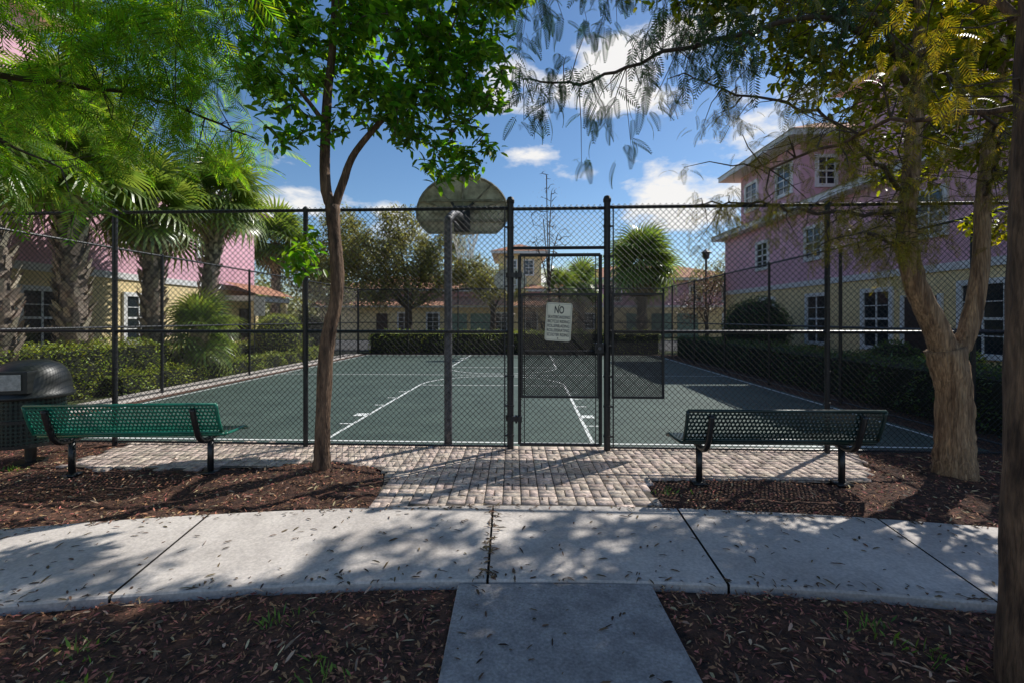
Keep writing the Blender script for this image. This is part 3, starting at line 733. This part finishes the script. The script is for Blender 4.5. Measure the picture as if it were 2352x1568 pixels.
# --- young tree
t=MB()
tr=spline([(-2.01,4.84,-.03),(-2.02,4.84,.25),(-2.0,4.84,.87),(-1.96,4.84,1.43),(-1.87,4.84,1.84),(-1.86,4.84,2.2),(-1.89,4.84,2.55),(-1.91,4.84,2.85)],6)
t.tube(tr,interp([.105,.08,.074,.076,.066,.070,.066,.076],len(tr)),16,0,jit=.07)
l1=spline([(-1.91,4.84,2.8),(-1.99,4.85,3.1),(-1.98,4.86,3.88),(-1.93,4.9,4.58),(-1.9,4.95,5.5),(-1.7,5,6.1)],5); t.tube(l1,interp([.06,.054,.048,.038,.025,.01],len(l1)),12,0,jit=.06)
l2=spline([(-1.90,4.84,2.8),(-1.80,4.85,3.1),(-1.68,4.9,3.45),(-1.3,4.98,3.95),(-.85,5.0,4.4),(-.6,5.0,5.0)],5); t.tube(l2,interp([.05,.045,.036,.028,.02,.01],len(l2)),10,0,jit=.04)
l3=spline([(-1.98,4.86,3.7),(-2.2,4.8,4.0),(-2.5,4.75,4.3)],4); t.tube(l3,interp([.03,.02,.01],len(l3)),8,0)
l4=spline([(-1.3,4.98,3.95),(-.9,4.9,3.95),(-.5,4.9,3.8)],4); t.tube(l4,interp([.022,.016,.008],len(l4)),8,0)
l5=spline([(-1.7,5,6.0),(-.6,5.1,6.5),(.6,5.4,6.6),(1.6,5.6,6.7)],4); t.tube(l5,interp([.03,.02,.008],len(l5)),8,0)  # limb added above the view to carry the shade-casting clusters
blobs=[(-2.45,4.8,4.35,.5),(-2.0,4.9,5.1,.7),(-1.25,5.0,4.5,.65),(-.65,4.9,4.3,.5),(-.5,5.0,3.55,.35),(-1.0,4.7,3.75,.42),(-1.45,4.9,4.0,.4),(-.6,5,5.0,.65),(-1.6,5,5.8,.8),(-2.35,4.7,3.65,.28),(-.3,4.8,4.2,.4),(-.75,5,3.35,.25),(-2.6,4.9,5.2,.5),(-.2,5.1,5.6,.6),(-1.9,4.8,3.6,.2)]
cs=blobpts(blobs,350); shade_cs=blobpts([(.3,5.3,6.5,.6),(1.3,5.6,6.7,.55)],160)  # second set: added above the view to shade the front bed
grow(t,l1+l2+l3+l4,cs,1,.012,.004); grow(t,l5,shade_cs,1,.012,.004)
cs2=blobpts([(-2.25,4.8,2.22,.22),(-2.12,4.75,2.5,.12)],420); grow(t,[(-1.87,4.84,2.0)],cs2,1,.008,.003)
t1=t.obj('trunk',[M_bark1,M_twig],smooth=True)
a=whorl(np.concatenate([cs,cs2,shade_cs]),9,.13,.035)
t2=npmesh('leaves',[(*a,0)],[M_leafA]); group('young_shade_tree',[t1,t2])
# --- right tree
t=MB()
tr=spline([(4.56,4.68,-.05),(4.55,4.68,.1),(4.55,4.68,.4),(4.54,4.68,.9),(4.45,4.68,1.34)],7); t.tube(tr,interp([.22,.18,.158,.146,.162],len(tr)),22,0,jit=.07)
l1=spline([(4.48,4.68,1.2),(4.36,4.68,1.55),(4.14,4.68,2.02),(4.05,4.68,2.6),(4.12,4.7,3.14),(4.23,4.75,4.03),(4.3,4.8,4.93),(4.3,4.9,6)],6); t.tube(l1,interp([.12,.112,.098,.085,.075,.062,.05,.02],len(l1)),16,0,jit=.07)
l2=spline([(4.48,4.68,1.2),(4.68,4.68,1.5),(4.81,4.68,2.15),(4.87,4.7,2.91),(5.03,4.75,3.8),(5.3,4.8,4.9)],6); t.tube(l2,interp([.09,.082,.072,.062,.05,.03],len(l2)),14,0,jit=.07)
def limb(P,r0,r1,m=0,s=8):
    q=spline(P,6); 
    q=[q[0]]+[v+Vector(rng.normal(0,.014,3)) for v in q[1:]]
    t.tube(q,interp([r0,r1],len(q)),s,m,jit=.03); return q
B1=limb([(4.2,4.75,4.0),(3.6,4.4,4.45),(2.96,4.1,4.4),(2.0,4.0,4.15),(1.24,4.0,3.95),(.6,4.0,3.72),(.1,4.05,3.80)],.034,.007,1)
B2=limb([(4.1,4.68,2.75),(3.5,4.5,2.68),(2.8,4.3,2.66),(2.2,4.2,2.72),(1.6,4.1,2.68)],.024,.005,1)
B3=limb([(4.07,4.68,2.9),(3.5,4.4,3.15),(2.9,4.2,3.5),(2.1,4.1,3.65),(1.5,4.0,3.8)],.024,.005,1)
B4=limb([(4.08,4.7,2.5),(3.6,4.3,2.35),(3.1,3.9,2.38),(2.6,3.7,2.3)],.020,.005,1)
B5=limb([(4.87,4.7,2.9),(4.5,4.2,3.2),(3.8,3.8,3.5),(3.0,3.6,3.9)],.022,.006,1)
B6=limb([(4.25,4.75,4.3),(3.2,5,5.1),(2.2,5.0,5.4),(1.0,5.0,5.5),(.2,4.9,5.3)],.04,.008,1)
B7=limb([(4.3,4.8,4.9),(4.4,5.4,6.2),(4.2,6.2,7.0),(3.4,6.8,7.4),(2.4,7.2,7.6)],.05,.012,1)  # this limb and the next carry the added overhead shading crown
B8=limb([(5.3,4.8,4.8),(5.4,5.4,6.0),(5.8,6.3,7.0),(6.8,7.0,7.2),(8.0,7.1,7.2)],.05,.012,1)
blobs=[(4.2,5.0,4.5,.7),(5.0,5.0,4.2,.8),(3.4,4.9,4.9,.6),(4.8,5,5.4,.9),(3.6,5.0,5.9,.9),(5.4,4.8,3.4,.4),(4.7,5.3,3.5,.45),(2.6,4.9,5.6,.7),(5.6,5,4.8,.8),(5.3,5,2.75,.3),(1.6,5.0,5.8,.6),(3.9,5.2,3.7,.3),(3.2,5.0,4.3,.35),(2.8,4.9,4.85,.5),(2.1,4.9,5.2,.4)]
cs=blobpts(blobs,300); grow(t,l1+l2+B6,cs,1,.013,.004)
shade_top=blobpts([(4.6,5.6,7.0,.75),(3.6,6.3,7.3,.8),(5.5,6.1,7.1,.65),(2.7,7.0,7.6,.7),(4.6,6.8,7.7,.7),(6.4,6.6,7.3,.6),(3.2,5.4,6.9,.6),(1.9,7.2,7.7,.5)],95)  # crown added above the view, shaped to dapple path and beds
shade_top2=blobpts([(6.0,7.3,7.3,.75),(7.0,7.2,7.3,.75),(8.0,7.0,7.3,.7),(5.0,7.5,7.6,.6),(7.4,6.4,7.2,.6)],120)  # more overhead leaf clumps added to cast dapples on the sidewalk
grow(t,B7+B8,shade_top,1,.014,.005); grow(t,B8,shade_top2,1,.014,.005)
t1=t.obj('trunk',[M_bark2,M_twig],smooth=True)
a=whorl(cs,9,.12,.06); a2=whorl(np.concatenate([shade_top,shade_top2]),11,.18,.05); l_=npmesh('leaves',[(*a,0),(*a2,0)],[M_leafR])
def along(path,n,spread,down=.0):
    P=np.array([tuple(p) for p in path]); k=rng.integers(0,len(P)-1,n); u=U(0,1,n)[:,None]; q=P[k]*(1-u)+P[k+1]*u
    return q+rng.normal(0,1,(n,3))*np.array(spread)+np.array([0,0,-down])
def twigs(path,targets,mb,m=0,r=.004):
    P=np.array([tuple(p) for p in path])
    for c in targets:
        j=int(np.argmin(np.linalg.norm(P-c,axis=1))); a_=P[j]; mid=(a_+c)/2+rng.normal(0,.03,3)+np.array([0,0,.03]); mb.tube([a_,mid,c],[r*1.4,r,r*.6],4,m,cap=False)
tw=MB(); parts=[]
for path,n,sp in ((B1[8:],100,(.2,.3,.19)),(B6[8:],125,(.3,.4,.28))):
    c=along(path,n,sp,.05); twigs(path,c,tw)
    P=np.repeat(c,5,axis=0)+rng.normal(0,.05,(n*5,3)); k=len(P)
    parts.append((*inst(FRC,P,rots(U(0,6.28,k),U(.1,1.3,k),U(-.5,.5,k)),U(.14,.28,k)),0))
for path,n,sp in ((B2,62,(.15,.28,.12)),(B3,55,(.15,.28,.15)),(B4,36,(.15,.2,.10)),(B5,60,(.2,.2,.18)),(l1[16:32],40,(.4,.2,.3))):
    c=along(path,n,sp,.02); twigs(path,c,tw)
    P=np.repeat(c,8,axis=0)+rng.normal(0,.06,(n*8,3)); k=len(P)
    parts.append((*inst(FRS,P,rots(U(0,6.28,k),U(.0,1.3,k),U(-.5,.5,k)),U(.09,.18,k)),1))
f_=npmesh('feathery_foliage',parts,[M_fernB,M_cyp]); tw_=tw.obj('twigs',[M_twig])
group('shade_tree',[t1,l_,f_,tw_])
# --- near right trunk (edge of picture)
t=MB()
tr=spline([(2.33,1.95,-.05),(2.31,1.95,.5),(2.33,1.95,1.6),(2.36,1.97,2.6),(2.42,2.0,3.6),(2.5,2.1,4.8)],6); t.tube(tr,interp([.19,.155,.15,.135,.12,.06],len(tr)),18,0,jit=.05)
N1=limb([(2.38,1.97,2.9),(2.2,2.2,3.2),(1.95,2.5,3.7),(1.6,2.9,4.6)],.022,.01)
N2=limb([(2.36,1.97,2.55),(2.2,2.5,2.75),(1.9,3.2,2.75),(1.75,3.6,2.85)],.016,.005)
N3=limb([(2.45,2.0,3.9),(2.0,1.4,4.6),(1.2,1.8,5.2),(.2,2.6,5.4)],.04,.01)
t1=t.obj('trunk',[M_bark1,M_twig],smooth=True); tw=MB(); parts=[]
for path,n in ((N1,26),(N2,34),(N3,40)):
    c=along(path[3:],n,(.22,.22,.15),0); twigs(path,c,tw); P=np.repeat(c,7,axis=0)+rng.normal(0,.05,(n*7,3)); k=len(P)
    parts.append((*inst(FRS,P,rots(U(0,6.28,k),U(-.1,1.2,k),U(-.5,.5,k)),U(.08,.15,k)),0))
f_=npmesh('feathery_foliage',parts,[M_cyp]); group('cypress_tree',[t1,f_,tw.obj('twigs',[M_twig])])
# --- poinciana-like tree at left, trunk out of frame
t=MB()
tr=spline([(-5.6,1.6,-.05),(-5.5,1.7,1.2),(-5.3,1.9,2.4),(-5.0,2.1,3.2)],5); t.tube(tr,interp([.24,.18,.16,.13],len(tr)),14,0,jit=.04)
BR=[limb([(-5.05,2.1,3.1),(-4.6,2.7,3.9),(-3.9,3.3,4.3),(-3.0,3.7,4.4),(-2.2,3.9,4.35)],.05,.008,1),
    limb([(-5.1,2.05,3.0),(-4.7,3.0,3.4),(-4.1,3.9,3.7),(-3.4,4.4,3.75),(-2.7,4.6,3.5)],.04,.008,1),
    limb([(-5.2,2.0,2.8),(-4.4,2.6,3.0),(-3.7,3.0,2.95),(-3.2,3.2,2.7)],.03,.006,1),
    limb([(-5.0,2.1,3.2),(-4.5,3.4,4.3),(-4.2,4.8,4.8),(-3.4,5.4,4.9)],.05,.01,1),
    limb([(-5.0,2.1,3.2),(-4.2,2.2,4.3),(-3.0,2.4,5.2),(-1.6,2.8,5.5),(-.4,3.2,5.6)],.06,.01,1),
    limb([(-5.05,2.1,3.1),(-5.4,3.5,3.8),(-5.6,4.6,4.1),(-5.0,5.4,4.2)],.05,.01,1)]
t1=t.obj('trunk',[M_bark1,M_twig],smooth=True); tw=MB(); parts=[]
for path,n,sp in ((BR[0],95,(.35,.35,.28)),(BR[1],95,(.35,.35,.28)),(BR[2],26,(.25,.25,.15)),(BR[3],90,(.4,.4,.3)),(BR[4],50,(.4,.5,.2)),(BR[5],80,(.4,.4,.3))):
    c=along(path[6:],n,sp,.05); twigs(path,c,tw); P=np.repeat(c,5,axis=0)+rng.normal(0,.04,(n*5,3)); k=len(P)
    parts.append((*inst(FRD,P,rots(U(0,6.28,k),U(-.15,.95,k),U(-.5,.5,k)),U(.24,.42,k)),0))
f_=npmesh('feathery_foliage',parts,[M_fern]); group('poinciana_tree',[t1,f_,tw.obj('twigs',[M_twig])])
# --- palms
def palm(x,y,h,r,cr,n=36,name='palm_tree',boots=True,lean=0,dead=8):
    t=MB(); P=spline([(x,y,-.05),(x+lean*.3,y,h*.5),(x+lean,y,h)],6)
    t.tube(P,interp([r*1.1,r*.95,r],len(P)),14,0,jit=.06)
    o=[t.obj('trunk',[M_palmtr],smooth=True)]
    if boots:
        k=int(h*34); z=np.linspace(.5,h+.15,k); a=np.arange(k)*2.399; f=z/h
        pos=np.stack([x+lean*f*f+np.cos(a)*r*.92,y+np.sin(a)*r*.92,z],1)
        bt_=(np.array([(0,-.5,0),(.0,.5,0),(1,.3,1),(1,-.3,1),(.35,-.45,-.1),(.35,.45,-.1)],float),np.array([(0,1,2,3),(4,5,2,3)]))
        v=inst(bt_,pos,rots(a,U(-.1,.25,k),U(-.3,.3,k)),np.stack([U(.08,.15,k),U(.10,.16,k),U(.16,.28,k)],1)); o.append(npmesh('boots',[(*v,0)],[M_boot]))
    i=np.arange(n); yaw=i*2.399+U(-.2,.2,n); pit=np.linspace(-1.35,.85,n)+U(-.12,.12,n)
    c=np.tile(np.array([[x+lean,y,h+.15]]),(n,1)); c[:,2]-=np.linspace(-.1,.25,n)
    v=inst(FAN,c,rots(yaw,pit,U(-.5,.5,n)),U(cr*.85,cr*1.1,n)); pr=[(*v,0)]
    if dead:
        i=np.arange(dead); v=inst(FAN,np.tile(np.array([[x+lean,y,h]]),(dead,1)),rots(i*2.399,U(.95,1.35,dead),U(-.4,.4,dead)),U(cr*.6,cr*.9,dead)); pr.append((*v,1))
    o.append(npmesh('fronds',pr,[M_palm,M_deadp])); group(name,o)
palm(-9.9,10.3,5.1,.25,1.7,34,lean=-.1); palm(-9.7,12.3,4.6,.24,1.6,34); palm(-9.6,14.2,5.3,.22,1.7,36,lean=.5); palm(-10.9,11.2,6.4,.24,1.7,32); palm(-9.3,8.3,4.9,.24,1.5,30,lean=-.6)
palm(-8.85,12.9,1.15,.15,1.15,22,name='dwarf_palm',dead=3)
palm(7.4,26.0,4.6,.25,2.4,46,dead=12); palm(5.0,33,4.0,.2,2.0,26); palm(3.2,31,3.6,.12,1.7,18,dead=2,boots=False); palm(-13.5,26,6,.22,2.2,30)
# --- background trees
def bigtree(name,x,y,h,blobs,n,m,size,trunk=.2,wid=1.3,dens=60):
    t=MB(); P=spline([(x,y,-.05),(x+.1,y,h*.25),(x-.05,y,h*.5)],4); t.tube(P,interp([trunk*1.3,trunk,trunk*.8],len(P)),10,0,jit=.05)
    nodes=list(P)
    for bx,by,bz,br_ in blobs:
        q=spline([P[-4],((x+bx)/2,(y+by)/2,(h*.35+bz)/2+.3),(bx,by,bz)],4); t.tube(q,interp([trunk*.5,trunk*.3,.03],len(q)),6,0); nodes+=q
    cs=blobpts(blobs,dens); grow(t,nodes,cs,0,.03,.008)
    k=max(1,n//len(cs)); a=whorl(cs,k,size,.22,(-1,1),LEAF,wid)
    group(name,[t.obj('trunk',[M_twig]),npmesh('leaves',[(*a,0)],[m])])
bigtree('oak_tree',-6.0,26,7,[(-6,26,5.2,1.9),(-8,26,4.9,1.7),(-4,26,4.8,1.7),(-2.3,26.5,4.2,1.3),(-9.8,26,4.4,1.4),(-5,25,3.6,1.3),(-7.5,25.4,3.3,1.3),(-6.5,26,6.9,1.2),(-1.2,26,3.4,.9),(-3.4,26,6.2,.9),(-9,26,6.6,1.0)],30000,M_oak,.18,dens=45)
bigtree('oak_tree',-11.5,29,7,[(-11.5,29,5.5,1.8),(-13,29,4.5,1.6),(-9.8,29,5.8,1.5),(-11,28,3.5,1.4),(-11,29,7.6,1.2)],11000,M_oak,.2,dens=40)
bigtree('oak_tree',-1.5,34,7,[(-1.5,34,4.6,1.3),(-3.2,34,5,1.2),(.0,34,4,1)],5500,M_oak,.18,dens=40)
bigtree('bare_tree',2.3,29,11,[(2.3,29,6,1.3),(2.0,29,8,1.0),(2.5,29,9.6,.8),(2.9,29,7,1),(1.5,29,6.4,.9),(2.2,29,10.8,.5),(2.4,29,4.2,1.2)],900,M_bare,.07,trunk=.10,dens=30)
bigtree('small_tree',10.0,23.5,4,[(10,23.5,2.7,1.0),(9.2,23.6,2.2,.8),(10.4,23.5,3.4,.7)],2600,M_bare,.10,trunk=.07)
bigtree('small_tree',-9.3,23.2,4,[(-9.3,23.2,3.0,1.2),(-8.2,23.3,2.6,1.0),(-10.2,23.3,2.4,1)],3600,M_oak,.10,trunk=.07)
bigtree('small_tree',1.6,24.5,3,[(1.2,24.5,2.0,.8),(2.3,24.5,2.3,.8),(3.3,24.5,1.8,.7)],2600,M_bare,.10,trunk=.06)
bigtree('oak_tree',19,38,8,[(19,38,6,2),(16.5,38,5,1.6),(21.5,38,5.5,1.8)],5000,M_oak,.2,dens=30)
bl=[]
for i in range(70):
    ang=-1.35+2.7*i/69; d=75+random.uniform(-6,6); bl.append((d*math.sin(ang),d*math.cos(ang),random.uniform(1.5,3.5),random.uniform(3,4.6)))
cs=blobpts(bl,2.2); a=whorl(cs,14,.75,1.0,(-1,1),SM,1.5)
npmesh('distant_trees',[(*a,0)],[M_oak])
# ------------------------------------------------------------ lamp, notice
t=MB(); lx,ly=11.0,25.8; t.tube([(lx,ly,0),(lx,ly,5.0)],.06,10,0); t.lathe([(.12,0),(.12,.4),(.07,.5)],lx,ly,12,0); t.lathe([(.06,5.0),(.16,5.05),(.20,5.35),(.30,5.4),(.05,5.6),(.001,5.65)],lx,ly,14,0); t.obj('street_lamp',[M_black])
t=MB(); t.tube([(-9.0,15.9,0),(-9.0,15.9,2.35)],.02,8,1); t.box(-9.0,-8.62,15.87,15.88,1.75,2.4,0); t.obj('notice_board',[M_white,M_black])
